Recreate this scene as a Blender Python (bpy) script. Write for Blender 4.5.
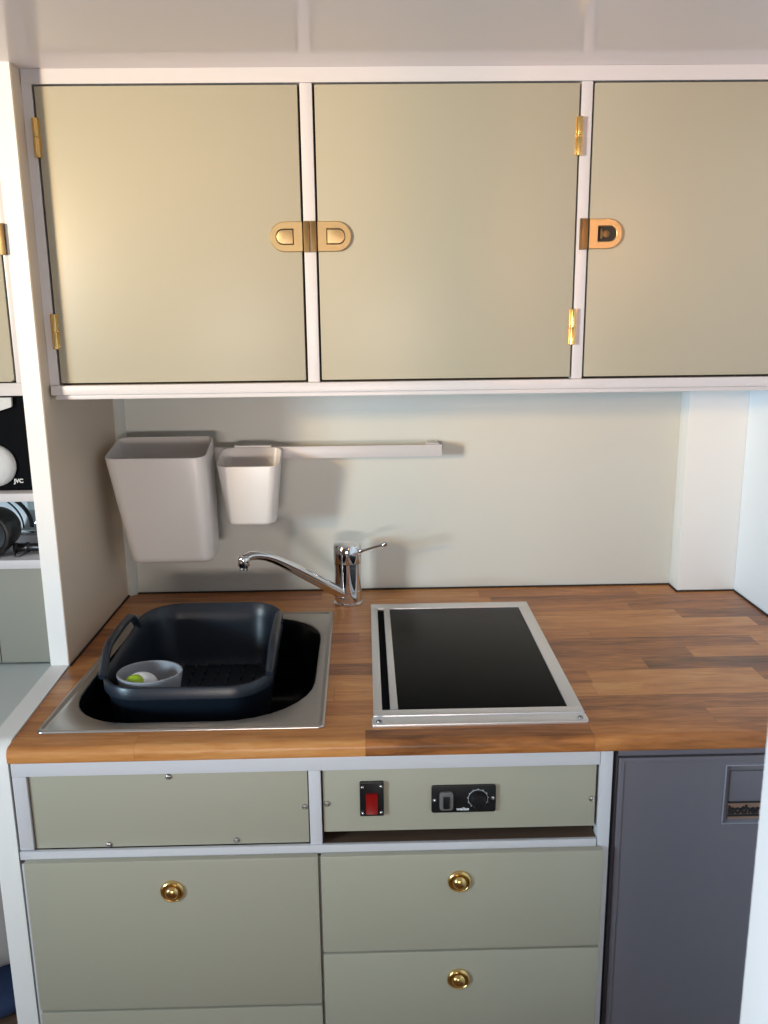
import bpy, bmesh, math, random
from mathutils import Vector, Matrix
random.seed(7)
for o in list(bpy.data.objects): bpy.data.objects.remove(o)
scene = bpy.context.scene
COL = scene.collection
PI = math.pi

# ------------------------------------------------------------------ camera
cam_data = bpy.data.cameras.new('camera')
cam = bpy.data.objects.new('camera', cam_data); COL.objects.link(cam)
cam_data.sensor_fit = 'VERTICAL'; cam_data.sensor_height = 36.0; cam_data.sensor_width = 27.0
cam_data.lens = 862.26/1024*36.0
cam_data.clip_start = 0.02
RT = Vector((0.9996848, -0.0224077, -0.0113182)); DN = Vector((-0.0160214, -0.2223801, -0.9748284)); FW = Vector((0.0193267, 0.9747025, -0.2226690))
mw = Matrix.Identity(4)
for i in range(3):
    mw[i][0] = RT[i]; mw[i][1] = -DN[i]; mw[i][2] = -FW[i]
mw.translation = Vector((0, 0, 1.40))
cam.matrix_world = mw
cam_data.dof.use_dof = True; cam_data.dof.focus_distance = 1.25; cam_data.dof.aperture_fstop = 14.0
scene.camera = cam

# ------------------------------------------------------------------ view, world, lights
vs = scene.view_settings
scene.display_settings.display_device = 'sRGB'
vs.view_transform = 'Standard'; vs.look = 'None'; vs.gamma = 1.0; vs.use_curve_mapping = False
vs.exposure = -0.08
world = bpy.data.worlds.new('world'); scene.world = world; world.use_nodes = True
bg = world.node_tree.nodes['Background']; bg.inputs[0].default_value = (0.75, 0.85, 1.0, 1); bg.inputs[1].default_value = 0.2

def area(name, loc, target, sx, sy, power, color, spread=180):
    d = bpy.data.lights.new(name, 'AREA'); d.shape = 'RECTANGLE'; d.size = sx; d.size_y = sy
    d.energy = power; d.color = color; d.spread = math.radians(spread)
    o = bpy.data.objects.new(name, d); COL.objects.link(o); o.location = loc
    o.rotation_euler = (Vector(target)-Vector(loc)).to_track_quat('-Z', 'Y').to_euler()
    return o
area('window_daylight', (-2.37, -0.70, 1.38), (0.65, 1.28, 1.47), 0.52, 0.40, 14.3, (0.60, 0.83, 1.0), 72)
area('post_fill_light', (-2.37, 0.25, 1.07), (0.2272, 0.42, 1.06), 0.30, 0.24, 0.9, (0.85, 0.95, 1.0), 24)  # added light that only brightens the white post
area('front_fill_light', (-0.20, -1.12, 0.93), (-0.20, 1.5, 1.20), 0.6, 0.2, 1.25, (1.0, 0.88, 0.80), 50)  # added frontal fill, shaped to light the bins and back wall
area('left_warm_fill', (-1.95, -0.40, 1.64), (-0.15, 1.25, 1.58), 0.16, 0.12, 2.0, (1.0, 0.62, 0.22), 32)  # added warm fill for the upper doors, no lamp stands here
area('right_warm_fill', (0.50, -0.80, 1.55), (0.6, 1.2, 1.55), 0.14, 0.10, 0.75, (1.0, 0.42, 0.15), 50)  # added warm fill standing in for bounce on the right-hand doors

# ------------------------------------------------------------------ materials
def s2l(c):
    c = c/255.0
    return c/12.92 if c <= 0.04045 else ((c+0.055)/1.055)**2.4
def rgb(r, g, b): return (s2l(r), s2l(g), s2l(b), 1)
def mat(name, color, rough=0.5, metal=0.0, spec=0.5, bump=0.0, bscale=60, coat=0.0, var=0.0, vscale=4, aniso=None):
    m = bpy.data.materials.new(name); m.use_nodes = True
    nt = m.node_tree; p = nt.nodes['Principled BSDF']
    p.inputs['Base Color'].default_value = color; p.inputs['Roughness'].default_value = rough
    p.inputs['Metallic'].default_value = metal; p.inputs['Specular IOR Level'].default_value = spec
    p.inputs['Coat Weight'].default_value = coat
    tc = nt.nodes.new('ShaderNodeTexCoord')
    if var > 0:
        n = nt.nodes.new('ShaderNodeTexNoise'); n.inputs['Scale'].default_value = vscale; n.inputs['Detail'].default_value = 4
        nt.links.new(tc.outputs['Object'], n.inputs['Vector'])
        mr = nt.nodes.new('ShaderNodeMapRange'); mr.inputs[3].default_value = 1-var; mr.inputs[4].default_value = 1+var
        nt.links.new(n.outputs['Fac'], mr.inputs[0])
        h = nt.nodes.new('ShaderNodeHueSaturation'); h.inputs['Color'].default_value = color
        nt.links.new(mr.outputs[0], h.inputs['Value']); nt.links.new(h.outputs[0], p.inputs['Base Color'])
    if bump > 0:
        n = nt.nodes.new('ShaderNodeTexNoise'); n.inputs['Scale'].default_value = bscale; n.inputs['Detail'].default_value = 3
        mp = nt.nodes.new('ShaderNodeMapping'); nt.links.new(tc.outputs['Object'], mp.inputs[0])
        if aniso: mp.inputs['Scale'].default_value = aniso
        nt.links.new(mp.outputs[0], n.inputs['Vector'])
        b = nt.nodes.new('ShaderNodeBump'); b.inputs['Strength'].default_value = bump; b.inputs['Distance'].default_value = 0.001
        nt.links.new(n.outputs['Fac'], b.inputs['Height']); nt.links.new(b.outputs[0], p.inputs['Normal'])
    return m

M = {}
M['sage'] = mat('sage_paint', rgb(173, 167, 147), 0.38, bump=0.12, bscale=45, var=0.02)
M['white'] = mat('white_frame_paint', rgb(212, 208, 209), 0.32, bump=0.15, bscale=30)
M['cream'] = mat('cream_wall_paint', rgb(246, 242, 236), 0.42, bump=0.15, bscale=25, var=0.015)
M['side_tone'] = mat('side_paint_and_shade', rgb(226, 206, 182), 0.4, bump=0.15, bscale=20)  # cream side paint with warm ambient shade mixed into the colour
M['panel'] = mat('painted_wall_panel', rgb(207, 209, 202), 0.4, bump=0.15, bscale=20, var=0.015)
M['pale'] = mat('pale_wall_paint', rgb(240, 248, 254), 0.4, bump=0.15, bscale=20)
M['pillar'] = mat('pillar_paint', rgb(236, 238, 236), 0.4, bump=0.15, bscale=20)
M['ceiling'] = mat('gloss_ceiling', rgb(246, 234, 234), 0.17, spec=0.45, bump=0.10, bscale=9)
M['warm_walls'] = mat('warm_bounce_walls', rgb(206, 164, 124), 0.5, var=0.08, vscale=6)  # unseen walls, coloured warm to tint the bounced light
M['gap'] = mat('dark_gap', rgb(52, 42, 34), 0.8)
M['floor'] = mat('floor_vinyl', rgb(150, 100, 62), 0.5, var=0.1, vscale=8)
M['brass'] = mat('brass', (0.80, 0.56, 0.22, 1), 0.24, metal=1.0, bump=0.15, bscale=120)
M['brass_satin'] = mat('satin_brass', (0.56, 0.43, 0.23, 1), 0.42, metal=1.0, bump=0.2, bscale=200, aniso=(8, 1, 1))
M['brass_dark'] = mat('aged_brass', (0.22, 0.15, 0.07, 1), 0.45, metal=1.0, bump=0.2, bscale=150)
M['chrome'] = mat('chrome', (0.72, 0.72, 0.73, 1), 0.07, metal=1.0)
M['steel'] = mat('brushed_steel', (0.50, 0.48, 0.45, 1), 0.3, metal=1.0, bump=0.25, bscale=60, aniso=(1, 12, 1))
M['alu'] = mat('anodised_aluminium', (0.80, 0.79, 0.79, 1), 0.40, metal=0.85, bump=0.15, bscale=80, aniso=(1, 10, 1))
M['screwdark'] = mat('dark_steel_screw', (0.25, 0.25, 0.26, 1), 0.3, metal=1.0)
M['glass'] = mat('black_ceramic_glass', rgb(12, 12, 13), 0.30, spec=0.06)
M['black'] = mat('black_plastic', rgb(20, 20, 22), 0.35)
M['matteblack'] = mat('matte_black', rgb(10, 12, 16), 0.9, spec=0.1)
M['bowl'] = mat('black_sink_enamel', rgb(17, 19, 25), 0.25)
M['tub'] = mat('blue_grey_plastic', rgb(33, 40, 50), 0.34, bump=0.1, bscale=200)
M['binplastic'] = mat('white_bin_plastic', rgb(234, 228, 223), 0.30, bump=0.05, bscale=20)
M['whiteplastic'] = mat('white_plastic', rgb(235, 235, 235), 0.35)
M['pot'] = mat('grey_white_ceramic', rgb(160, 161, 166), 0.35)
M['lime'] = mat('lime_plastic', rgb(170, 200, 40), 0.4)
M['fridge'] = mat('grey_fridge_laminate', rgb(118, 112, 118), 0.42, metal=0.15, bump=0.1, bscale=120, var=0.02)
M['fridge_trim'] = mat('fridge_trim', rgb(120, 116, 122), 0.35, metal=0.3)
M['edge_highlight'] = mat('edge_highlight_trim', rgb(190, 192, 202), 0.3, metal=0.6)  # bluish edge highlight put into the trim colour
M['bronze'] = mat('fridge_badge_bronze', rgb(150, 118, 100), 0.4, metal=0.4)
M['red'] = mat('red_rocker_plastic', rgb(140, 14, 12), 0.3)
M['print'] = mat('white_print', rgb(220, 220, 220), 0.5)
M['smoke'] = mat('smoky_clear_cover', rgb(112, 110, 106), 0.2)
M['darkblue'] = mat('dark_gap_shade', rgb(24, 38, 50), 0.6)  # bluish shade of the gap beside the fridge, as a colour
M['cone'] = mat('white_speaker_cone', rgb(206, 208, 208), 0.5)
M['cloth'] = mat('white_fabric', rgb(170, 162, 158), 0.9, bump=0.6, bscale=40)
M['bluecloth'] = mat('blue_fabric', rgb(44, 58, 92), 0.9, bump=0.6, bscale=60)
M['brownwood'] = mat('brown_shelf_wood', rgb(110, 84, 66), 0.6, var=0.1, vscale=20)
M['greypanel'] = mat('grey_green_panel_paint', rgb(146, 145, 132), 0.5, bump=0.1, bscale=20)
M['ledge'] = mat('pale_green_ledge_paint', rgb(208, 214, 210), 0.4, bump=0.15, bscale=25)

WOOD_Y0 = (0.948+1.5394)/2   # the board's own origin sits at the middle of its depth
def wood_material():
    m = bpy.data.materials.new('butcher_block_wood'); m.use_nodes = True
    nt = m.node_tree; N = nt.nodes; L = nt.links; p = N['Principled BSDF']
    tc = N.new('ShaderNodeTexCoord'); sx = N.new('ShaderNodeSeparateXYZ'); L.new(tc.outputs['Object'], sx.inputs[0])
    def math_(op, a, b=None, c=None):
        n = N.new('ShaderNodeMath'); n.operation = op
        for i, v in enumerate((a, b, c)):
            if v is None: continue
            if isinstance(v, (int, float)): n.inputs[i].default_value = v
            else: L.new(v, n.inputs[i])
        return n.outputs[0]
    ysh = math_('ADD', sx.outputs[1], -1.148+0.042*40+WOOD_Y0)
    yrow = math_('DIVIDE', ysh, 0.042)
    row = math_('FLOOR', yrow); fy = math_('FRACT', yrow)
    wn = N.new('ShaderNodeTexWhiteNoise'); wn.noise_dimensions = '1D'; L.new(row, wn.inputs['W'])
    off = math_('MULTIPLY', wn.outputs['Value'], 13.7)
    wn2 = N.new('ShaderNodeTexWhiteNoise'); wn2.noise_dimensions = '1D'; L.new(math_('ADD', row, 77.3), wn2.inputs['W'])
    ln = math_('MULTIPLY_ADD', wn2.outputs['Value'], 0.24, 0.24)
    xc = math_('ADD', math_('DIVIDE', sx.outputs[0], ln), off)
    cell = math_('FLOOR', xc); fx = math_('FRACT', xc)
    cv = N.new('ShaderNodeCombineXYZ'); L.new(cell, cv.inputs[0]); L.new(row, cv.inputs[1])
    w3 = N.new('ShaderNodeTexWhiteNoise'); w3.noise_dimensions = '3D'; L.new(cv.outputs[0], w3.inputs['Vector'])
    # grain
    sc = N.new('ShaderNodeVectorMath'); sc.operation = 'MULTIPLY'; L.new(tc.outputs['Object'], sc.inputs[0]); sc.inputs[1].default_value = (4.0, 30, 30)
    ad = N.new('ShaderNodeVectorMath'); ad.operation = 'ADD'; L.new(sc.outputs[0], ad.inputs[0])
    sc2 = N.new('ShaderNodeVectorMath'); sc2.operation = 'SCALE'; L.new(w3.outputs['Color'], sc2.inputs[0]); sc2.inputs['Scale'].default_value = 40
    L.new(sc2.outputs[0], ad.inputs[1])
    g = N.new('ShaderNodeTexNoise'); g.inputs['Scale'].default_value = 1.3; g.inputs['Detail'].default_value = 7; g.inputs['Roughness'].default_value = 0.62; g.inputs['Distortion'].default_value = 0.8
    L.new(ad.outputs[0], g.inputs['Vector'])
    g2 = N.new('ShaderNodeTexNoise'); g2.inputs['Scale'].default_value = 7; g2.inputs['Detail'].default_value = 5; L.new(ad.outputs[0], g2.inputs['Vector'])
    t = math_('ADD', math_('MULTIPLY', w3.outputs['Value'], 0.50), math_('MULTIPLY', g.outputs['Fac'], 0.95))
    t = math_('ADD', t, math_('MULTIPLY', g2.outputs['Fac'], 0.42)); t = math_('SUBTRACT', t, 0.39)
    cr = N.new('ShaderNodeValToRGB'); L.new(t, cr.inputs[0])
    e = cr.color_ramp.elements
    e[0].position = 0.08; e[0].color = rgb(92, 54, 26)
    e[1].position = 0.95; e[1].color = rgb(222, 164, 104)
    for pos, c in ((0.3, rgb(136, 82, 42)), (0.5, rgb(180, 112, 58)), (0.72, rgb(206, 138, 76))):
        x = e.new(pos); x.color = c
    # seams
    ay = math_('ABSOLUTE', math_('SUBTRACT', fy, 0.5)); ax = math_('ABSOLUTE', math_('SUBTRACT', fx, 0.5))
    seam = math_('MAXIMUM', math_('GREATER_THAN', ay, 0.487), math_('GREATER_THAN', ax, 0.4975))
    mx = N.new('ShaderNodeMix'); mx.data_type = 'RGBA'; L.new(math_('MULTIPLY', seam, 0.18), mx.inputs[0])
    L.new(cr.outputs[0], mx.inputs[6]); mx.inputs[7].default_value = rgb(80, 46, 26)
    L.new(mx.outputs[2], p.inputs['Base Color'])
    p.inputs['Roughness'].default_value = 0.34; p.inputs['Specular IOR Level'].default_value = 0.45
    b = N.new('ShaderNodeBump'); b.inputs['Strength'].default_value = 0.15; b.inputs['Distance'].default_value = 0.001
    L.new(g2.outputs['Fac'], b.inputs['Height']); L.new(b.outputs[0], p.inputs['Normal'])
    return m
M['wood'] = wood_material()

# ------------------------------------------------------------------ mesh helpers
class MB:
    """collects shapes, then links them as one mesh object (origin at the middle of its base)"""
    def __init__(s): s.bm = bmesh.new()
    def _merge(s, b):
        me = bpy.data.meshes.new('tmp'); b.to_mesh(me); b.free(); s.bm.from_mesh(me); bpy.data.meshes.remove(me)
    def box(s, x0, x1, y0, y1, z0, z1, bev=0.0, seg=2):
        b = bmesh.new(); bmesh.ops.create_cube(b, size=1)
        for v in b.verts: v.co = Vector(((x0+x1)/2+v.co.x*(x1-x0), (y0+y1)/2+v.co.y*(y1-y0), (z0+z1)/2+v.co.z*(z1-z0)))
        if bev > 0: bmesh.ops.bevel(b, geom=b.edges[:], offset=bev, segments=seg, affect='EDGES', profile=0.6)
        s._merge(b); return s
    def prism(s, poly, a0, a1, axis='Z', bev=0.0):
        b = bmesh.new()
        def mk(p, a):
            if axis == 'Z': return (p[0], p[1], a)
            if axis == 'Y': return (p[0], a, p[1])
            return (a, p[0], p[1])
        lo = [b.verts.new(mk(p, a0)) for p in poly]; hi = [b.verts.new(mk(p, a1)) for p in poly]
        f0 = b.faces.new(lo); f1 = b.faces.new(hi); n = len(poly)
        for i in range(n): b.faces.new((lo[i], lo[(i+1) % n], hi[(i+1) % n], hi[i]))
        bmesh.ops.recalc_face_normals(b, faces=b.faces[:])
        if bev > 0:
            ed = [e for e in b.edges if any(f in (f0, f1) for f in e.link_faces)]
            bmesh.ops.bevel(b, geom=ed, offset=bev, segments=2, affect='EDGES', profile=0.6)
        s._merge(b); return s
    def loft(s, loops, cap0=False, cap1=False, closed=True):
        b = bmesh.new(); R = [[b.verts.new(p) for p in lp] for lp in loops]; n = len(loops[0])
        for i in range(len(R)-1):
            for j in range(n if closed else n-1):
                k = (j+1) % n
                b.faces.new((R[i][j], R[i][k], R[i+1][k], R[i+1][j]))
        if cap0: b.faces.new(R[0])
        if cap1: b.faces.new(R[-1])
        bmesh.ops.recalc_face_normals(b, faces=b.faces[:])
        s._merge(b); return s
    def lathe(s, prof, c, axis='Z', n=32):
        loops = []
        for r, h in prof:
            lp = []
            for k in range(n):
                a = 2*PI*k/n; u, v = max(r, 1e-5)*math.cos(a), max(r, 1e-5)*math.sin(a)
                lp.append({'Z': (c[0]+u, c[1]+v, c[2]+h), 'Y': (c[0]+u, c[1]-h, c[2]+v), 'X': (c[0]+h, c[1]+u, c[2]+v)}[axis])
            loops.append(lp)
        return s.loft(loops, True, True)
    def cyl(s, c, r, h, axis='Z', n=24, bev=0.0):
        b = min(bev, r*0.9)
        prof = [(r, 0), (r, h)] if b <= 0 else [(r-b, 0), (r, b), (r, h-b), (r-b*0.3, h-b*0.3), (r-b, h)]
        return s.lathe(prof, c, axis, n)
    def tube(s, pts, rad, n=12):
        pts = [Vector(p) for p in pts]; rs = rad if isinstance(rad, (list, tuple)) else [rad]*len(pts)
        loops = []; up = Vector((0, 0, 1)); prev = None
        for i, p in enumerate(pts):
            d = (pts[min(i+1, len(pts)-1)]-pts[max(i-1, 0)]).normalized()
            if prev is None:
                u = d.cross(up) if abs(d.dot(up)) < 0.95 else d.cross(Vector((1, 0, 0)))
            else: u = prev-d*prev.dot(d)
            u.normalize(); prev = u; w = d.cross(u)
            loops.append([p+(u*math.cos(2*PI*k/n)+w*math.sin(2*PI*k/n))*rs[i] for k in range(n)])
        return s.loft(loops, True, True)
    def sphere(s, c, r, sc=(1, 1, 1), u=20, v=12):
        b = bmesh.new(); bmesh.ops.create_uvsphere(b, u_segments=u, v_segments=v, radius=r)
        for q in b.verts: q.co = Vector((c[0]+q.co.x*sc[0], c[1]+q.co.y*sc[1], c[2]+q.co.z*sc[2]))
        s._merge(b); return s
    def build(s, name, m, parent=None, smooth=True, angle=35):
        me = bpy.data.meshes.new(name); vs_ = s.bm.verts
        xs = [v.co for v in vs_]
        lo = Vector([min(c[i] for c in xs) for i in range(3)]); hi = Vector([max(c[i] for c in xs) for i in range(3)])
        org = Vector(((lo.x+hi.x)/2, (lo.y+hi.y)/2, lo.z))
        for v in vs_: v.co -= org
        s.bm.to_mesh(me); s.bm.free()
        me.materials.append(m)
        o = bpy.data.objects.new(name, me); COL.objects.link(o)
        if smooth:
            for p in me.polygons: p.use_smooth = True
            me.set_sharp_from_angle(angle=math.radians(angle))
        place(o, org, parent)
        return o
def wloc(o):
    v = Vector((0, 0, 0))
    while o: v += o.location; o = o.parent
    return v
def place(o, org, parent):
    if parent: o.parent = parent; o.location = Vector(org)-wloc(parent)
    else: o.location = org
def tag(o, label=None, cat=None, group=None, kind=None):
    if label: o['label'] = label
    if cat: o['category'] = cat
    if group: o['group'] = group
    if kind: o['kind'] = kind
    return o
def thing(name, loc, label, cat, group=None):
    o = bpy.data.objects.new(name, None); COL.objects.link(o); o.location = loc; o.empty_display_size = 0.05
    return tag(o, label, cat, group)
def struct(o): o['kind'] = 'structure'; return o
def rr(x0, x1, y0, y1, r, n=6):
    pts = []
    if not isinstance(r, (list, tuple)): r = [r]*4
    for (cx, cy, a0, q) in ((x1-r[0], y1-r[0], 0, r[0]), (x0+r[1], y1-r[1], 90, r[1]), (x0+r[2], y0+r[2], 180, r[2]), (x1-r[3], y0+r[3], 270, r[3])):
        for k in range(n+1):
            a = math.radians(a0+90*k/n); pts.append((cx+q*math.cos(a), cy+q*math.sin(a)))
    return pts
def text(name, body, size, loc, m, parent, depth=0.0004, bold=0.0, rot=(PI/2, 0, 0), sx=1.0, spacing=1.0):
    cu = bpy.data.curves.new('tmp_text', 'FONT'); cu.body = body; cu.size = size; cu.extrude = depth; cu.offset = bold
    cu.align_x = 'LEFT'; cu.space_character = spacing; cu.resolution_u = 4
    t = bpy.data.objects.new('tmp_text', cu); COL.objects.link(t)
    dg = bpy.context.evaluated_depsgraph_get(); me = bpy.data.meshes.new_from_object(t.evaluated_get(dg))
    bpy.data.objects.remove(t)
    from mathutils import Euler
    R = Euler(rot).to_matrix().to_4x4() @ Matrix.Diagonal((sx, 1, 1, 1))
    me.transform(R); me.materials.clear(); me.materials.append(m); me.name = name
    o = bpy.data.objects.new(name, me); COL.objects.link(o); place(o, Vector(loc), parent)
    return o

# ------------------------------------------------------------------ the setting
XL, XLO, XR = -0.443, -0.470, 0.6705     # partition faces, right wall
YB, YC, YP, YF = 1.54, 1.231, 1.20, 0.952  # back wall, overhead cabinet face, partition front, base cabinet face
ZC = 1.7175
XF, YR = -1.35, -1.2
XG = -2.40
struct(MB().box(XG-.04, XR+.04, YR-.04, YB+.04, -.05, 0).build('floor', M['floor']))
struct(MB().box(XG-.04, XR+.04, YR-.04, YB+.04, ZC, ZC+.04).build('ceiling', M['ceiling']))
struct(MB().box(XG, XR, YB, YB+.04, 0, ZC).build('wall_back', M['panel']))
struct(MB().box(XR, XR+.04, YR, YB, 0, ZC).build('wall_right', M['pale']))
struct(MB().box(XF-.04, XF, YP-.1, YB, 0, ZC).build('wall_left_light_stop', M['pale']))  # unseen end wall added to keep light from leaking into the shelves
w = MB()    # far left wall with the window opening
WY0, WY1, WZ0, WZ1 = -.98, -.42, 1.14, 1.58
w.box(XG-.04, XG, YR, WY0, 0, ZC); w.box(XG-.04, XG, WY1, .08, 0, ZC); w.box(XG-.04, XG, .42, YB, 0, ZC); w.box(XG-.04, XG, WY0, WY1, 0, WZ0); w.box(XG-.04, XG, WY0, WY1, WZ1, ZC)
w.box(XG-.04, XG, .08, .42, 0, .93); w.box(XG-.04, XG, .08, .42, 1.21, ZC)  # extra opening made for the post's added light
struct(w.build('wall_far_left', M['warm_walls']))
w = MB()
for a in ((WY0, WY1, WZ0, WZ0+.02), (WY0, WY1, WZ1-.02, WZ1), (WY0, WY0+.02, WZ0+.02, WZ1-.02), (WY1-.02, WY1, WZ0+.02, WZ1-.02)): w.box(XG-.03, XG+.012, a[0], a[1], a[2], a[3], .002)
struct(w.build('window_1', M['white']))
w = MB()
for a in ((.08, .42, .93, .945), (.08, .42, 1.195, 1.21), (.08, .095, .945, 1.195), (.405, .42, .945, 1.195)): w.box(XG-.03, XG+.012, a[0], a[1], a[2], a[3], .002)
struct(w.build('fill_light_frame', M['white']))  # unseen frame added around the post's fill light
w = MB()    # rear wall with the doorway opening
w.box(XG, -.75, YR-.04, YR, 0, ZC); w.box(.15, XR, YR-.04, YR, 0, ZC); w.box(-.75, .15, YR-.04, YR, 1.65, ZC)
struct(w.build('wall_rear', M['warm_walls']))
# partition: upper part beside the cabinets, lower bulkhead with a rounded front corner
prof = [(YB, 0.0), (0.952, 0.0)]
rad = 0.028
for k in range(9):
    a = PI - (PI/2)*k/8
    prof.append((0.952+rad+rad*math.cos(a), 0.902-rad+rad*math.sin(a)))
prof += [(YP, 0.902), (YP, 0.0)]
prof = prof[1:]
def skew(mb):
    for v in mb.bm.verts:
        if v.co.y < YP: v.co.x += .0068*(YP-v.co.y)/.25
    return mb
pw = MB().prism(prof, XLO, XL-.0004, 'X')
skew(pw).box(XLO, XL-.0004, YP, YB, 0, .902).box(XLO, XL-.0012, YP, YB, .902, ZC)
struct(pw.build('wall_left', M['cream']))
struct(MB().box(XL-.0012, XL, YP+.001, YB, .9025, ZC).build('wall_left_shaded_side', M['side_tone']))  # thin sheet carrying the side's paint and its warm shade
# boxed pillar at the right of the back wall
struct(MB().box(.5655, XR, 1.497, YB, .9, ZC, .002).build('trim_1', M['pillar']))
# slim corner moulding
struct(MB().prism([(XL, YB), (XL, YB-.014), (XL+.004, YB-.015), (XL+.014, YB-.006), (XL+.016, YB)], .9, 1.30, 'Z').build('trim_2', M['panel']))
# white post close to the camera at the right
struct(MB().box(.2272, .30, .36, .45, 0, ZC, .002).build('trim_3', M['white']))

# ------------------------------------------------------------------ overhead cabinet
oc = thing('overhead_cabinet', (0.1, YB, 1.29), 'long sage overhead cabinet with white frame and three brass-fitted doors above the worktop', 'cabinet')
f = MB()
f.box(XL+.001, XR-.001, YC-.001, YC+.020, 1.6988, ZC-.0002)         # top rail
f.box(XL+.0002, -.4295, YC, YC+.020, 1.3085, 1.6988)                  # left stile
f.box(-.0805, -.0640, YC, YC+.020, 1.3085, 1.6988, .0015)
f.box(.2930, .3080, YC, YC+.020, 1.3085, 1.6988, .0015)
f.box(XR-.03, XR-.001, YC, YC+.020, 1.3085, 1.6988, .001)
f.box(XL+.003, XR-.001, YC-.008, YC+.020, 1.2952, 1.3088, .002)            # bottom rail, proud
f.box(XL+.008, XR-.001, YC-.003, YC+.012, 1.2888, 1.2952, .0015)           # lip under it
f.box(XL+.001, XR-.001, YC+.012, YB-.001, 1.2965, 1.3085)                  # floor of the cabinet
f.build('frame', M['white'], oc)
MB().box(XL+.002, XR-.002, YC+.022, YB-.002, 1.309, ZC-.002).build('interior', M['gap'], oc)
def hinge(parent, x, z0, z1):
    h = MB(); r = .0042; zm = (z0+z1)/2
    y = YC-.0030
    h.cyl((x, y, z0), r, zm-z0-.0006, bev=.0008); h.cyl((x, y, zm+.0006), r, z1-zm-.0006, bev=.0008); h.cyl((x, y, z0+.001), r*.7, z1-z0-.002)
    h.box(x-.005, x+.005, YC-.0012, YC+.0004, z0+.001, z1-.001)
    return h.build('hinge', M['brass'], parent)
def door(x0, x1):
    return MB().box(x0, x1, YC-.0005, YC+.0185, 1.3115, 1.6964, .0012).build('door', M['sage'], oc)
d1 = door(-.4265, -.0835); d2 = door(-.0610, .2905); d3 = door(.3105, XR-.032)
hinge(d1, -.4285, 1.608, 1.6575); hinge(d1, -.4285, 1.3585, 1.4065)
hinge(d2, .2915, 1.6055, 1.6545); hinge(d2, .2915, 1.3565, 1.4055)
hinge(d3, XR-.031, 1.6055, 1.6545); hinge(d3, XR-.031, 1.3565, 1.4055)
def dshape(xs, xe, zc, hh, n=14):
    """D outline: flat side at xs, rounded end at xe"""
    sgn = 1 if xe > xs else -1; r = hh; cx = xe-sgn*r
    pts = [(xs, zc-hh)]
    for k in range(n+1):
        a = -PI/2+PI*k/n; pts.append((cx+sgn*r*math.cos(a), zc+r*math.sin(a)))
    pts.append((xs, zc+hh)); return pts
def latch(parent, xs, xe, zc, empty=False, y0=None):
    y0 = YC-.0007 if y0 is None else y0
    sgn = 1 if xe > xs else -1
    L = MB(); out = dshape(xs, xe, zc, .0198); n = len(out)
    ins = dshape(xs+sgn*.0125, xe-sgn*.0080, zc, .0100, n-3)
    def lp(p, y): return [(q[0], y, q[1]) for q in p]
    cx = (xs+xe)/2
    sm = [((q[0]-cx)*.97+cx, (q[1]-zc)*.955+zc) for q in out]
    ins_b = [((q[0]-cx)*1.06+cx, (q[1]-zc)*1.08+zc) for q in ins]
    L.loft([lp(out, y0), lp(out, y0-.0026), lp(sm, y0-.0036), lp(ins_b, y0-.0036), lp(ins, y0-.0028), lp(ins, y0-.0004)], False, False)
    o = L.build('latch', M['brass_satin'], parent)
    bk = MB().prism(ins, y0-.0006, y0-.0001, 'Y').build('latch_recess', M['gap'], parent)
    if not empty:
        k = MB(); i2 = dshape(xs+sgn*.0134, xe-sgn*.0090, zc, .0090)
        k.prism(i2, y0-.0034, y0-.0006, 'Y', bev=.0005).build('latch_button', M['brass_satin'], parent)
    else:
        k = MB(); k.box(xs+sgn*.0175-.0016, xs+sgn*.0175+.0016, y0-.0030, y0-.0004, zc-.0065, zc+.0065, .001)
        k.cyl((xs+sgn*.024, y0-.0003, zc), .0052, .0012, 'Y', bev=.0004)
        k.build('latch_button', M['brass_dark'], parent)
    return o
ZL = 1.5050
latch(d1, -.0818, -.1262, ZL); latch(d2, -.0618, -.0158, ZL); latch(d3, .3090, .3550, ZL, True)
s = MB(); s.box(-.0806, -.0722, YC-.0042, YC+.0006, ZL-.0203, ZL+.0203, .0006); s.box(-.0712, -.0630, YC-.0042, YC+.0006, ZL-.0203, ZL+.0203, .0006)
s.build('latch_keep', M['brass_dark'], oc)
s = MB(); s.box(.2985, .3078, YC-.0042, YC+.0006, ZL-.0203, ZL+.0203, .0006); s.box(.2968, .2983, YC-.0050, YC+.0006, ZL-.0205, ZL+.0205, .0004)
s.build('latch_keep', M['brass_dark'], oc)

# ------------------------------------------------------------------ cupboard and open shelves left of the partition
wc = thing('wall_cupboard', (-.9, YB, 1.2975), 'white framed cupboard with a cream door and brass latch at the far left edge', 'cabinet')
f = MB()
f.box(XF+.002, XLO-.0005, YP+.001, YP+.02, 1.2975, 1.3150, .001); f.box(XF+.002, XLO-.0005, YP+.001, YP+.02, 1.698, ZC-.001, .001)
f.box(XLO-.0075, XLO-.0005, YP+.001, YP+.02, 1.3150, 1.698, .0008); f.box(XF+.002, XF+.02, YP+.001, YP+.02, 1.3150, 1.698, .0008)
f.box(XF+.002, XLO-.0005, YP+.02, YB-.002, 1.2985, 1.3120)
f.build('frame', M['white'], wc)
MB().box(XF+.003, XLO-.001, YP+.0225, YB-.003, 1.3125, ZC-.003).build('interior', M['gap'], wc)
cd = MB(); cd.prism(rr(XF+.022, XLO-.0090, 1.3168, 1.6962, .006), YP-.0015, YP+.018, 'Y', bev=.001)
cd = cd.build('door', M['sage'], wc)
latch(cd, XLO-.0105, XLO-.056, 1.503, True, YP-.0020)
MB().box(XLO-.0085, XLO-.0010, YP-.0045, YP+.0005, 1.483, 1.523, .0006).build('latch_keep', M['brass_dark'], wc)

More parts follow.
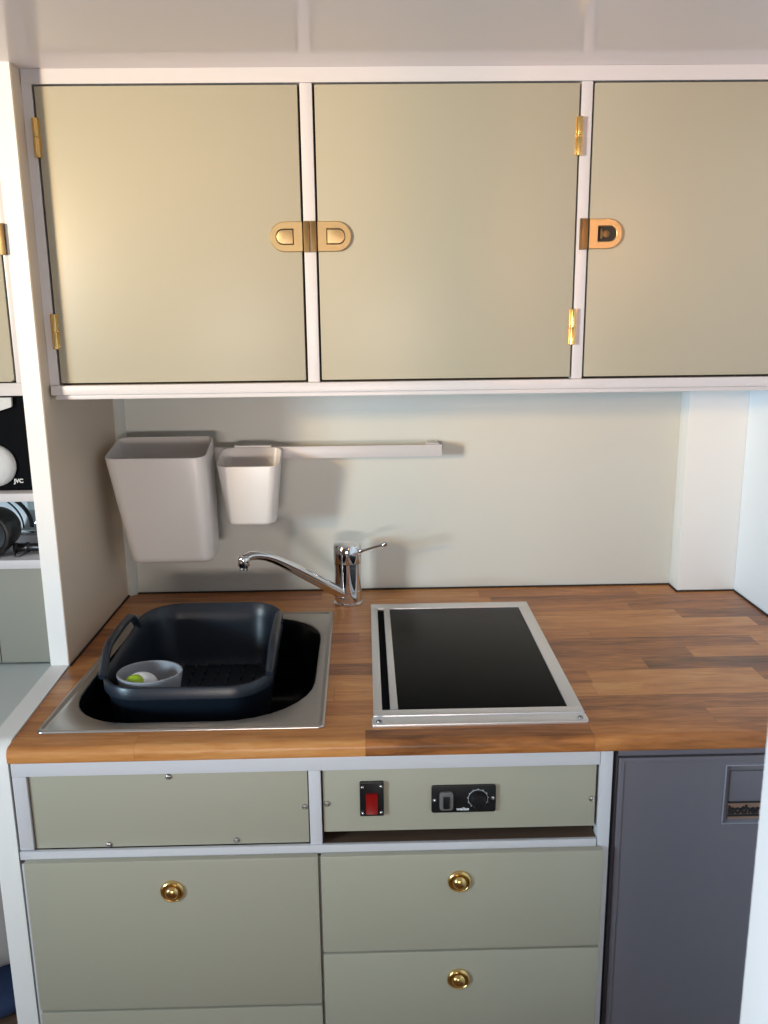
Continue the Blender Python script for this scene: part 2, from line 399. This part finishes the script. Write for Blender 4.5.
os_ = thing('open_shelf', (-.9, YB, 1.05), 'open white shelving left of the partition holding a speaker and small gear', 'shelf')
MB().box(XF+.001, XLO-.0005, YP+.002, YB-.001, 1.1485, 1.1605, .001).build('shelf_board', M['white'], os_)
MB().box(XF+.001, XLO-.0005, YP+.002, YB-.001, 1.0500, 1.0630, .001).build('shelf_board', M['white'], os_)
bp = MB().box(XF+.001, XLO-.0005, YP+.012, YP+.022, .9025, 1.0495, .0008); bp.build('lower_panel', M['greypanel'], os_)
MB().box(-.5468, -.5460, YP+.0112, YP+.0125, .9030, 1.0490).build('panel_joint', M['gap'], os_)

lw = MB()
lp = [(YP+.012, .875)]
lp = [(1.22, .872), (.958, .872)]
for k in range(7):
    a = PI-(PI/2)*k/6; lp.append((.958+.022+.022*math.cos(a), .900-.022+.022*math.sin(a)))
lp.append((1.22, .900))
lw.prism(lp, XF+.001, XLO-.0005, 'X', bev=.001)
tag(skew(lw).build('side_worktop', M['ledge']), 'pale grey-green painted worktop ledge left of the white partition, under the open shelves', 'worktop')

sp = thing('speaker', (-.575, 1.24, 1.1607), 'black loudspeaker with white cones and a JVC badge on the top open shelf', 'speaker')
MB().box(-.66, XLO-.0030, 1.225, 1.42, 1.1607, 1.2950, .002).build('cabinet', M['matteblack'], sp)
c = MB(); c.lathe([(.0300, 0), (.0302, .002), (.0290, .005), (.024, .0085), (.016, .0110), (.008, .0122), (.0005, .0125)], (-.5290, 1.2247, 1.1975), 'Y', 36); c.build('woofer_cone', M['cone'], sp)
c = MB(); c.prism([(-.560, 1.2938), (-.4945, 1.2938), (-.4950, 1.2815), (-.4965, 1.2800), (-.530, 1.2700), (-.560, 1.2660)], 1.219, 1.2250, 'Y', bev=.001); c.build('tweeter_horn', M['cone'], sp)
text('badge', 'JVC', .0082, (-.5045, 1.2246, 1.1718), M['print'], sp, bold=.00025)

pl = thing('plate_stand', (-.57, 1.36, 1.0642), 'pale round dish standing upright in a dark rack on the lower open shelf', 'dish')
c = MB(); c.lathe([(.0005, 0), (.045, 0), (.072, .008), (.076, .012), (.074, .013), (.045, .004), (.0005, .004)], (-.628, 1.400, 1.1070), 'Y', 40)
for v in c.bm.verts:
    if v.co.z < 1.0645: v.co.z = 1.0645
for v in c.bm.verts:
    if v.co.z > 1.1465: v.co.z = 1.1465
c.build('dish', M['whiteplastic'], pl)
c = MB(); pts = []
for k in range(17):
    a = PI*k/16*0.50-.08; pts.append((-.632+.088*math.cos(a), 1.370, 1.0765+.060*math.sin(a)))
c.tube(pts, .0035, 8)
c.tube([(x-.010, 1.362, z) for x, y, z in pts], .0014, 6)
c.build('rack_arch', M['black'], pl)
c = MB()
for px in (-.5205, -.5330, -.5100): c.cyl((px, 1.36, 1.0640), .0016, .020, n=10, bev=.0006)
c.box(-.640, -.5060, 1.352, 1.368, 1.0642, 1.0672, .0008)
c.build('rack_foot', M['chrome'], pl)

fl = thing('torch', (-.53, 1.24, 1.0642), 'black torch with a round head and wrist strap lying on the lower open shelf', 'torch')
c = MB(); c.lathe([(.004, -.040), (.026, -.038), (.031, -.030), (.0335, -.010), (.0345, .020), (.0330, .024), (.0300, .0245), (.026, .020), (.004, .018)], (-.5485, 1.235, 1.0978), 'Y', 36); c.build('head', M['black'], fl)
c = MB(); c.lathe([(.0070, 0), (.0075, .004), (.0065, .005), (.0065, .016), (.0078, .018), (.0078, .021), (.0062, .023), (.0062, .036), (.0072, .038), (.0072, .045), (.003, .046)], (-.5200, 1.238, 1.0725), 'X', 20); c.build('handle', M['black'], fl)
c = MB(); c.tube([(-.5155, 1.238, 1.068), (-.515, 1.226, 1.0665), (-.511, 1.215, 1.0655), (-.504, 1.216, 1.0655), (-.499, 1.228, 1.0670), (-.495, 1.236, 1.070)], .0010, 8); c.build('wrist_strap', M['black'], fl)

# below the ledge: shelf board with a bag and a folded blue cloth
sh = MB().box(XF+.001, XLO-.0005, 1.02, YB-.002, .392, .408, .001); tag(sh.build('low_shelf_board', M['brownwood']), 'brown wooden shelf board below the left ledge, under the blue cloth', 'shelf')
def blob(mb, c, sx, sy, sz, seed, amp=.12):
    rnd = random.Random(seed); b = bmesh.new(); bmesh.ops.create_icosphere(b, subdivisions=4, radius=1)
    ph = [(rnd.uniform(2, 6), rnd.uniform(2, 6), rnd.uniform(2, 6), rnd.uniform(0, 6)) for _ in range(6)]
    for v in b.verts:
        n = v.co.normalized(); q = sum(math.sin(p[0]*n.x+p[1]*n.y+p[2]*n.z+p[3]) for p in ph)/6
        e = lambda t: math.copysign(abs(t)**.6, t)
        r = 1+amp*q
        v.co = Vector((c[0]+e(n.x)*sx*r, c[1]+e(n.y)*sy*r, c[2]+max(-1.0, e(n.z)*r)*sz))
    mb._merge(b)
b_ = MB(); blob(b_, (-.590, 1.20, .560), .095, .13, .115, 3); bag = b_.build('laundry_bag', M['cloth'], angle=180)
tag(bag, 'crumpled off-white cloth bag stowed below the left ledge, on the blue cloth', 'bag')
b_ = MB(); blob(b_, (-.600, 1.20, .427), .110, .15, .0185, 9, .05); tag(b_.build('folded_cloth', M['bluecloth'], angle=180), 'folded dark blue cloth on the low shelf beneath the off-white bag', 'cloth')

# ------------------------------------------------------------------ worktop
XW0, XW1 = XL+.0006, XR-.0005
BX0, BX1, BY0, BY1 = -.398, -.070, 1.006, 1.400   # cut-out for the sink
wt = thing('kitchen_worktop', (.11, 1.25, .8815), 'oiled butcher-block wooden worktop running from partition to right wall', 'worktop')
b = bmesh.new()
xs = [XW0, BX0, BX1, XW1]; ys = [.957, BY0, YP, BY1, YB-.0006]
zt, zb = .9, .8803
def quad(*p): b.faces.new([b.verts.new(q) for q in p])
for i in range(3):
    for j in range(4):
        if i == 1 and j in (1, 2): continue
        for z in (zt, zb): quad((xs[i], ys[j], z), (xs[i+1], ys[j], z), (xs[i+1], ys[j+1], z), (xs[i], ys[j+1], z))
for (p, q) in (((BX0, BY0), (BX1, BY0)), ((BX1, BY0), (BX1, BY1)), ((BX1, BY1), (BX0, BY1)), ((BX0, BY1), (BX0, BY0)), ((XW0, YB-.0006), (XW1, YB-.0006)), ((XW0, .957), (XW0, YB-.0006)), ((XW1, .957), (XW1, YB-.0006))):
    quad((*p, zb), (*q, zb), (*q, zt), (*p, zt))
fr = []
for k in range(7):
    a = PI/2*k/6; fr.append((.957-.009*math.sin(a), zt-.009+.009*math.cos(a)))
for k in range(4):
    a = PI/2*k/3; fr.append((.957-.009+.003-.003*math.cos(a), zb+.003-.003*math.sin(a)))
fr.append((.957, zb))
for i in range(len(fr)-1):
    for k in range(3):
        quad((xs[k], *fr[i]), (xs[k+1], *fr[i]), (xs[k+1], *fr[i+1]), (xs[k], *fr[i+1]))
for x in (XW0, XW1): b.faces.new([b.verts.new((x, *p)) for p in fr])
bmesh.ops.remove_doubles(b, verts=b.verts[:], dist=1e-5); bmesh.ops.recalc_face_normals(b, faces=b.faces[:])
for v in b.verts:
    if v.co.y < YP and v.co.x < -.44: v.co.x += .0068*(YP-v.co.y)/.25
m_ = MB(); m_._merge(b); m_.build('board', M['wood'], wt)
s = MB(); s.box(XL+.0007, XR-.001, YB-.0034, YB-.0008, .9001, .9028); s.box(XL+.0007, XL+.0030, YP, YB-.003, .9001, .9024)
s.box(.5630, XR-.0008, 1.4935, 1.4965, .9001, .9026); s.box(.5625, .5650, 1.4935, YB-.003, .9001, .9026); s.box(XR-.0030, XR-.0008, .97, 1.494, .9001, .9026)
s.build('sealant', M['gap'], wt)

# ------------------------------------------------------------------ sink
sk = thing('sink', (-.234, 1.20, .9), 'inset steel sink with a black bowl, left part of the wooden worktop', 'sink')
def L3(poly, z): return [(p[0], p[1], z) for p in poly]
def srr(x0, x1, y0, y1, r): return rr(x0, x1, y0, y1, r, 8)
f = MB()
def SR(g, r): return srr(-.4085+g, -.0590-g, .9865+g, 1.4135-g, r)
f.loft([L3(SR(0, .008), .9003), L3(SR(0, .008), .9014), L3(SR(.0008, .0078), .9028), L3(SR(.0022, .0075), .9035), L3(SR(.0038, .007), .9032), L3(SR(.0062, .007), .9016), L3(SR(.0085, .007), .9012), L3(SR(.0100, .008), .9013),
        L3(srr(-.393, -0.0760, 1.0095, 1.3960, [.100, .095, .085, .115]), .9012), L3(srr(-.3922, -0.0768, 1.0103, 1.3952, [.100, .095, .085, .115]), .9008), L3(srr(-.3915, -0.0775, 1.0110, 1.3945, [.100, .095, .085, .115]), .8995)])
for v in f.bm.verts:
    if v.co.x < -.392: v.co.x += -.006+.013*(v.co.y-.99)/.423
    if v.co.x > -.07: v.co.x += .0015-.003*(v.co.y-.99)/.423
f.build('flange', M['steel'], sk, angle=50)
f = MB()
f.loft([L3(srr(-.3915, -0.0775, 1.0110, 1.3945, [.100, .095, .085, .115]), .8997), L3(srr(-.3880, -0.0810, 1.0145, 1.3910, [.100, .095, .085, .115]), .893), L3(srr(-.380, -.086, 1.022, 1.384, .085), .80), L3(srr(-.370, -.096, 1.032, 1.374, .078), .772), L3(srr(-.350, -.116, 1.052, 1.354, .06), .762), L3(srr(-.27, -.196, 1.165, 1.241, .037), .7605), L3(srr(-.234, -.232, 1.202, 1.204, .001), .7600)], cap1=True)
f.build('bowl', M['bowl'], sk, angle=50)
f = MB(); f.lathe([(.036, 0), (.036, .0015), (.030, .002), (.028, .0008), (.006, .0008), (.005, .002), (.0005, .002)], (-.233, 1.203, .7612)); f.build('drain', M['chrome'], sk)

# ------------------------------------------------------------------ washing-up tub in the sink
tb = thing('dish_tub', (-.245, 1.21, .83), 'dark blue-grey plastic dish tub with loop handles sitting in the sink', 'dish tub')
TX0, TX1, TY0, TY1, TZ = -.3690, -.1330, 1.0690, 1.3620, .935
def T(g, z, r):
    out = []
    for x, y in rr(TX0+g, TX1-g, TY0+g, TY1-g, r, 8):
        t = (y-TY0)/(TY1-TY0); k = max(0, (z-.86))/.075
        x += (.006 if x < -.245 else -.006)*t
        out.append((x, y, z+k*(-.0145+.020*t)))
    return out
f = MB()
f.loft([T(.030, .8330, .04), T(.026, .8315, .04), T(.018, .835, .046), T(.011, .85, .050), T(.0042, .9125, .055), T(.0036, .9135, .055), T(.0006, .9139, .058), T(.0, .9148, .058), T(.0, .9335, .058),
        T(.0010, .9350, .057), T(.0032, .9353, .055), T(.0048, .9338, .053), T(.0100, .915, .048), T(.018, .853, .040), T(.024, .8405, .03), T(.03, .839, .03)], cap0=True, cap1=True)
f.build('basin', M['tub'], tb, angle=40)
for (x, sg) in ((TX0+.004, -1), (TX1-.004, 1)):
    h = MB(); pts = []
    for (y, z) in ((1.100, .925), (1.112, .929), (1.124, .938), (1.136, .948), (1.150, .9535), (1.205, .9565), (1.250, .9560), (1.263, .952), (1.272, .944), (1.279, .935), (1.288, .928)):
        t = (y-TY0)/(TY1-TY0)
        pts.append((x-sg*.006*t+sg*(z-.925)*.10, y, z))
    h.tube(pts, [.0045, .0060]+[.0058]*7+[.0060, .0045], 12)
    h.build('handle', M['tub'], tb)
r_ = MB()
for i in range(9):
    for j in range(10):
        r_.box(-.325+i*.020-.0012, -.325+i*.020+.0012, 1.105+j*.0245, 1.119+j*.0245, .8392, .8432, .0008, 1)
r_.build('draining_ribs', M['tub'], tb)

ut = thing('utensil_pot', (-.3065, 1.121, .8475), 'small pale grey oval pot in the front left corner of the dish tub', 'pot')
def E3(cx, cy, a, b_, z, n=40, p=0.0):
    out = []
    for k in range(n):
        t = 2*PI*k/n; out.append((cx+a*math.cos(t)*(1+p*max(0, math.cos(t))**6), cy+b_*math.sin(t), z))
    return out
def CU(a, b_, z, p=.05): return E3(-.3060, 1.123, a, b_, z, p=p)
f = MB(); f.loft([CU(.026, .024, .8475), CU(.030, .028, .8490), CU(.0370, .0345, .885), CU(.0440, .0395, .9205), CU(.0437, .0392, .9225), CU(.0418, .0373, .9225), CU(.0352, .033, .885), CU(.028, .026, .8535), CU(.024, .022, .852)], cap0=True, cap1=True)
f.build('cup', M['pot'], ut, angle=40)
sc_ = thing('scrubber', (-.322, 1.107, .8545), 'white oval scrubber with a lime green inset standing inside the small grey pot', 'brush')
f = MB(); f.sphere((-.3150, 1.1165, .9070), .0190, (1.15, .82, .88)); f.tube([(-.310, 1.127, .858), (-.314, 1.122, .885)], .006, 12)
ob = f.build('body', M['whiteplastic'], sc_)
f = MB(); f.sphere((-.3215, 1.1085, .9125), .0138, (1.05, .82, .80)); f.build('inset', M['lime'], sc_)

# ------------------------------------------------------------------ mixer tap
tp = thing('mixer_tap', (-.0365, 1.4655, .9), 'chrome mixer tap with a long angled spout behind the sink', 'tap')
f = MB(); cx, cy = -.0365, 1.4655
f.lathe([(.0262, 0), (.0264, .003), (.0250, .0045), (.0236, .0055), (.0233, .024), (.0238, .0245), (.0238, .0255), (.0233, .026), (.0231, .070), (.0238, .0705), (.0238, .076)], (cx, cy, .9001), n=48)
f.build('body', M['chrome'], tp)
f = MB(); f.lathe([(.0236, .0765), (.0242, .0775), (.0242, .1050), (.0222, .1092), (.012, .1112), (.0005, .1116)], (cx, cy, .9001), n=48); f.build('cap', M['chrome'], tp)
f = MB()
sp_ = [(-.045, 1.452, .921), (-.060, 1.438, .9345), (-.090, 1.405, .9635), (-.120, 1.370, .9930), (-.140, 1.348, 1.0115), (-.152, 1.335, 1.0215), (-.163, 1.323, 1.0290), (-.174, 1.311, 1.0340), (-.184, 1.300, 1.0365), (-.1915, 1.292, 1.0340)]
f.tube(sp_, [.0098, .0102, .0098, .0090, .0082, .0076, .0072, .0070, .0072, .0072], 20)
f.cyl((-.1925, 1.2905, 1.0200), .0090, .0190, bev=.003); f.cyl((-.1925, 1.2905, 1.0165), .0074, .004)
f.build('spout', M['chrome'], tp, angle=50)
f = MB(); f.tube([(-.018, 1.458, .9955), (-.008, 1.452, 1.0000), (.010, 1.444, 1.0080), (.022, 1.439, 1.0128), (.030, 1.436, 1.0150), (.0345, 1.4345, 1.0155)], [.0048, .0024, .0022, .0026, .0042, .0032], 14)
f.sphere((-.018, 1.459, .992), .0065); f.build('lever', M['chrome'], tp)

# ------------------------------------------------------------------ hob
hb = thing('hob', (.14, 1.21, .9), 'black glass hob in an aluminium frame set on the wooden worktop', 'hob')
def hsh(mb):
    for v in mb.bm.verts:
        if v.co.x > .2: v.co.x += .0012-.0055*(1.44-v.co.y)/.455
    return mb
f = MB()
f.box(.0035, .0150, 1.0070, 1.4375, .9002, .9055, .0012); f.box(.2580, .2765, 1.0070, 1.4375, .9002, .9055, .0012)
f.box(.0035, .2765, 1.4150, 1.4400, .9002, .9058, .0015); f.box(.0255, .0355, 1.0250, 1.4150, .9002, .9062, .001)
f.box(.0035, .2750, 1.0060, 1.0225, .9002, .9060, .0012)
hsh(f).build('frame', M['alu'], hb)
f = MB(); f.prism(rr(.0015, .2770, .9840, 1.0065, .004), .9002, .9042, 'Z', bev=.0008); hsh(f).build('front_strip', M['alu'], hb)
for x in (.0105, .2635):
    s = MB(); s.lathe([(.0036, 0), (.0036, .0008), (.0028, .0022), (.0016, .0026), (.0012, .0016), (.0003, .0016)], (x, .9925, .9041), n=20); s.build('screw', M['screwdark'], hb)
hsh(MB().box(.0352, .2584, 1.0223, 1.4154, .9002, .9038, .0004)).build('glass_plate', M['glass'], hb)
MB().box(.0148, .0257, 1.0263, 1.4152, .9002, .9008).build('side_channel', M['matteblack'], hb)

# ------------------------------------------------------------------ rail with hanging bins
rl = thing('hanging_rail', (-.12, 1.51, 1.155), 'white flat metal rail screwed to the back wall behind the bins', 'rail')
f = MB(); f.box(-.4200, .1330, 1.4990, 1.5050, 1.1560, 1.1775, .0012); f.build('bar', M['white'], rl)
for x in (-.40, .1180):
    MB().box(x-.010, x+.010, 1.5050, YB-.0003, 1.1620, 1.1790, .001).build('bracket', M['white'], rl)
def bin_(name, label, bx0, bx1, fx0, fx1, yb, yf, zrb, zrf, ox0, ox1, oyb, oyf, ozb, ozf, r):
    """tapered open container: back/front rim and bottom outlines, all rounded"""
    t = thing(name, ((ox0+ox1)/2, (oyb+oyf)/2, ozf), label, 'container', 'white containers on the hanging rail')
    def ring(s_, g, n=6):
        # s_ = 0 bottom .. 1 rim
        x0b, x1b = ox0+(bx0-ox0)*s_+g, ox1+(bx1-ox1)*s_-g
        x0f, x1f = ox0+(fx0-ox0)*s_+g, ox1+(fx1-ox1)*s_-g
        yb_, yf_ = oyb+(yb-oyb)*s_-g, oyf+(yf-oyf)*s_+g
        pts = rr(0, 1, 0, 1, .5, n)
        W = (x1b-x0b); D = yb_-yf_; out = []
        for (u, v) in rr(0, W, 0, D, max(r-g, .002), n):
            a = u/W; c_ = v/D
            x0 = x0f+(x0b-x0f)*c_; x1 = x1f+(x1b-x1f)*c_
            out.append((x0+(x1-x0)*a, yf_+D*c_, c_))
        zz = []
        for (x, y, c_) in out:
            top = zrf+(zrb-zrf)*c_; bot = ozf+(ozb-ozf)*c_
            zz.append((x, y, bot+(top-bot)*s_))
        return zz
    f = MB()
    def low(l, dz, k):
        return l
    L = [ring(0, .010), ring(.012, .004), ring(.035, .0008), ring(.07, 0), ring(.5, 0), ring(.985, 0), ring(.995, .0002), ring(1.0, .0010), ring(.996, .0020), ring(.5, .0022), ring(.07, .0024), ring(.03, .006), ring(.02, .012)]
    f.loft(L, cap0=True, cap1=True)
    f.build('shell', M['binplastic'], t, angle=50)
    h = MB()
    xm = (bx0+bx1)/2; w_ = (bx1-bx0)*.30
    h.prism([(1.4985, 1.150), (1.4985, 1.1785), (1.5062, 1.1785), (1.5062, 1.168), (1.5080, 1.168), (1.5080, 1.1805), (1.4965, 1.1805), (min(yb+.0005, 1.4965), 1.1760), (min(yb+.0005, 1.4965), 1.150)], xm-w_, xm+w_, 'X')
    h.build('hook', M['binplastic'], t)
    return t
bin_('hanging_container', 'large tapered white plastic container, left one hanging on the rail', -.4275, -.2640, -.4250, -.2600, 1.496, 1.380, 1.1985, 1.1790, -.3960, -.2590, 1.478, 1.392, .9985, .9985, .018)
bin_('hanging_container', 'small white plastic cup-shaped container hanging on the rail beside the large one', -.2515, -.1455, -.2520, -.1455, 1.496, 1.420, 1.1775, 1.1565, -.2370, -.1570, 1.480, 1.426, 1.0535, 1.0535, .017)

# ------------------------------------------------------------------ base cabinet
bc = thing('base_cabinet', (-.07, 1.24, 0), 'sage base cabinet with white frame, control panels and brass-knobbed drawers', 'cabinet')
f = MB()
X0, X1 = -.4340, .2950
f.box(X0, .2795, YF, YF+.018, .8615, .8795, .0012)
f.box(X0, -.4170, YF+.0004, YF+.018, .7620, .8615, .0012)
f.box(-.0770, -.0620, YF+.0004, YF+.018, .7610, .8615, .0015)
f.box(.2800, X1, YF-.0008, YF+.018, .10, .8800, .0012)
f.box(X0, .2790, YF-.002, YF+.0035, .7500, .7612, .001)
f.box(X0, -.4280, YF, YF+.018, .10, .7435); f.box(-.072, -.060, YF+.003, YF+.018, .10, .7435)
f.box(X0, X1, YF+.035, YF+.050, .001, .10)                                   # plinth
f.build('frame', M['white'], bc)
MB().box(X0, -.4200, YF+.0182, YB-.01, .10, .760).build('side_panel', M['cream'], bc)
MB().box(.2830, X1-.0005, YF+.0182, YB-.01, .10, .8795).build('side_panel', M['cream'], bc)
MB().box(-.0640, .2795, YF+.0036, 1.459, .7440, .7600).build('shelf', M['brownwood'], bc)
MB().box(-.4195, .2825, 1.46, 1.47, .10, .8795).build('back_panel', M['gap'], bc)
def screw(parent, x, z, y=YF, r=.0038, m='steel'):
    s = MB(); s.lathe([(r, 0), (r, .0004), (r*.8, .0017), (r*.4, .0024), (r*.25, .0016), (r*.05, .0016)], (x, y, z), 'Y', 16)
    return s.build('screw', M[m], parent)
p1 = MB().box(-.4155, -.0785, YF+.004, YF+.016, .7618, .8605, .0008).build('fascia_panel', M['sage'], bc)
for x, z in ((-.2467, .8560), (-.0827, .8115), (-.1687, .7675), (-.3260, .7655)): screw(p1, x, z, YF+.0038)
p2 = MB().box(-.0600, .2765, YF+.004, YF+.016, .7758, .8600, .0008).build('fascia_panel', M['sage'], bc)
for x, z in ((-.0553, .8148), (.2722, .8135)): screw(p2, x, z, YF+.0038)
g_ = MB(); g_.lathe([(.0125, 0), (.0125, .007), (.010, .010), (.0005, .0105)], (.2480, YF+.034, .7690), 'Z', 24); g_.build('cable_grommet', M['whiteplastic'], bc)
# rocker switch
YS = YF+.0036
rs = MB().prism(rr(-.0152, .0142, .8012, .8468, .0015, 3), YS-.0045, YS, 'Y', bev=.0008).build('rocker_switch', M['black'], bc)
s = MB(); s.prism([(YS-.0040, .8060), (YS-.0090, .8062), (YS-.0060, .8195), (YS-.0078, .8325), (YS-.0040, .8327)], -.0078, .0066, 'X', bev=.0006); s.build('rocker', M['red'], rs)
for x, z in ((-.0118, .8408), (.0106, .8416), (-.0118, .8060), (.0106, .8064)): screw(rs, x, z, YS-.0043, .0023, 'chrome')
# heater control
hc = MB().prism(rr(.0728, .1522, .8030, .8392, .0030, 4), YS-.0035, YS, 'Y', bev=.0006).build('heater_control', M['black'], bc)
for x, z in ((.0765, .8205), (.1478, .8222)): screw(hc, x, z, YS-.0033, .0026, 'chrome')
s = MB(); s.prism(rr(.0824, .0994, .8080, .8325, .004, 5), YS-.0075, YS-.0030, 'Y', bev=.0014); s.build('switch_cover', M['smoke'], hc)
s = MB(); s.prism(rr(.0868, .0950, .8110, .8275, .0015, 3), YS-.0092, YS-.0070, 'Y', bev=.0006); s.build('toggle', M['black'], hc)
s = MB(); s.lathe([(.0092, 0), (.0090, .009), (.0080, .0105), (.0005, .0108)], (.1300, YS-.0034, .8215), 'Y', 28); s.prism([(.1282, .8120), (.1304, .8112), (.1312, .8215), (.1290, .8222)], YS-.0160, YS-.0132, 'Y'); s.build('dial_knob', M['black'], hc)
s = MB()
for k in range(11):
    a = math.radians(-50+k*28); ca, sa = math.cos(a), math.sin(a); r0, r1 = .0119, .0136
    nx, nz = -sa*.00035, ca*.00035
    s.prism([(.1300+r0*ca+nx, .8215+r0*sa+nz), (.1300+r1*ca+nx, .8215+r1*sa+nz), (.1300+r1*ca-nx, .8215+r1*sa-nz), (.1300+r0*ca-nx, .8215+r0*sa-nz)], YS-.0039, YS-.0034, 'Y')
import itertools
ar = [(.1300+.0118*math.cos(math.radians(-45+k*9)), .8215+.0118*math.sin(math.radians(-45+k*9))) for k in range(31)]
ar2 = [(.1300+.0122*math.cos(math.radians(-45+k*9)), .8215+.0122*math.sin(math.radians(-45+k*9))) for k in range(31)]
s.prism(ar+ar2[::-1], YS-.0039, YS-.0034, 'Y')
s.build('dial_markings', M['print'], hc)
text('lettering', 'wallas', .0052, (.1035, YS-.0036, .8062), M['print'], hc, depth=.0003, bold=.00018, sx=1.25)
for o_ in (rs, hc): o_.location.z -= .0021; o_.location.x += .0003
# drawers
def drawer(x0, x1, z0, z1, kx=None, kz=None):
    d = MB().box(x0, x1, YF-.0120, YF-.0010, z0, z1, .0035).build('drawer', M['sage'], bc)
    MB().box(x0+.012, x1-.012, YF+.0010, YF+.42, z0+.02, z1-.02).build('drawer_box', M['brownwood'], d)
    if kx is not None:
        y = YF-.0121
        k = MB(); k.lathe([(.0148, 0), (.0150, .0012), (.0138, .0032), (.0122, .0040), (.0112, .0030), (.0104, .0010), (.0094, .0008), (.0090, .0030), (.0078, .0062), (.0050, .0082), (.0005, .0088)], (kx, y, kz), 'Y', 40)
        k.build('knob', M['brass'], d, angle=60)
        k = MB(); k.sphere((kx, y-.0040, kz+.0118), .0011); k.build('knob_catch', M['brass_dark'], d)
    return d
drawer(-.4275, -.0672, .5385, .7518, -.2482, .7095)
drawer(-.4275, -.0672, .1250, .5365)
drawer(-.0647, .2865, .6145, .7518, .1071, .7137)
drawer(-.0647, .2865, .4680, .6125, .1070, .5718)
drawer(-.0647, .2865, .1250, .4660)

# ------------------------------------------------------------------ fridge
fg = thing('fridge', (.485, 1.25, 0), 'grey under-counter fridge with a recessed handle right of the drawers', 'fridge')
f = MB(); f.box(.3020, XR-.006, .962, YB-.02, .02, .8795, .002)
f.box(.3020, XR-.006, .9560, .9640, .8705, .8795, .0006); f.build('body', M['fridge'], fg)
f = MB(); f.box(.2985, .3020, .966, 1.40, .02, .8790); f.build('gap_shade_strip', M['darkblue'], fg)  # strip filling the gap beside the fridge with its dark shade
f = MB()
xa, xb, za, zb_ = .3035, XR-.008, .06, .8682
hx0, hx1, hz0, hz1 = .4370, .5350, .7760, .8550
yf = .9555
f.box(xa, hx0, yf, .9615, za, zb_); f.box(hx1, xb, yf, .9615, za, zb_)
f.box(hx0, hx1, yf, .9615, hz1, zb_, 0); f.box(hx0, hx1, yf, .9615, za, hz0, 0)
dr = f.build('door', M['fridge'], fg)
f = MB()
for a in ((xa, xa+.0065, za, zb_), (xa+.0065, xb-.0065, zb_-.0070, zb_), (xb-.0065, xb, za, zb_)): f.box(a[0], a[1], yf-.0014, yf-.0001, a[2], a[3], .0006)
f.build('edge_trim', M['fridge'], dr)
f = MB()
def frame(mb, x0, x1, z0, z1, t, y0, y1):
    mb.box(x0, x0+t, y0, y1, z0, z1, .0003); mb.box(x1-t, x1, y0, y1, z0, z1, .0003); mb.box(x0+t, x1-t, y0, y1, z1-t, z1, .0003); mb.box(x0+t, x1-t, y0, y1, z0, z0+t, .0003)
frame(f, hx0-.0008, hx1+.0008, hz0-.0008, hz1+.0008, .0010, yf-.0020, yf+.006)
f.build('recess_frame', M['edge_highlight'], dr)
f = MB()
f.box(hx0, hx1, .9585, .9605, hz0, hz1)
f.build('recess_back', M['fridge'], dr)
f = MB(); f.box(hx0+.0075, hx1-.0075, .9568, .9586, .8055, .8460, .0007); frame(f, hx0+.007, hx1-.007, .8050, .8465, .0008, .9562, .9586); f.build('handle_plate', M['fridge_trim'], dr)
f = MB(); f.box(hx0+.0065, hx1-.0065, .9572, .9586, .7862, .8018, .0004); f.box(hx0+.0075, hx1-.0075, .9565, .9586, .7805, .7835, .0004); f.build('badge', M['bronze'], dr)
f = MB(); f.box(hx0+.0065, hx1-.0065, .9566, .9586, .8019, .8047, .0003); f.box(hx0+.0075, hx1-.0075, .9570, .9586, .7836, .7858); f.build('badge_black_strip', M['black'], dr)  # black strips above and below the lettering band
text('lettering', 'isotherm', .0165, (hx0+.0070, .9566, .7880), M['black'], dr, depth=.0005, bold=.0006, sx=.86)
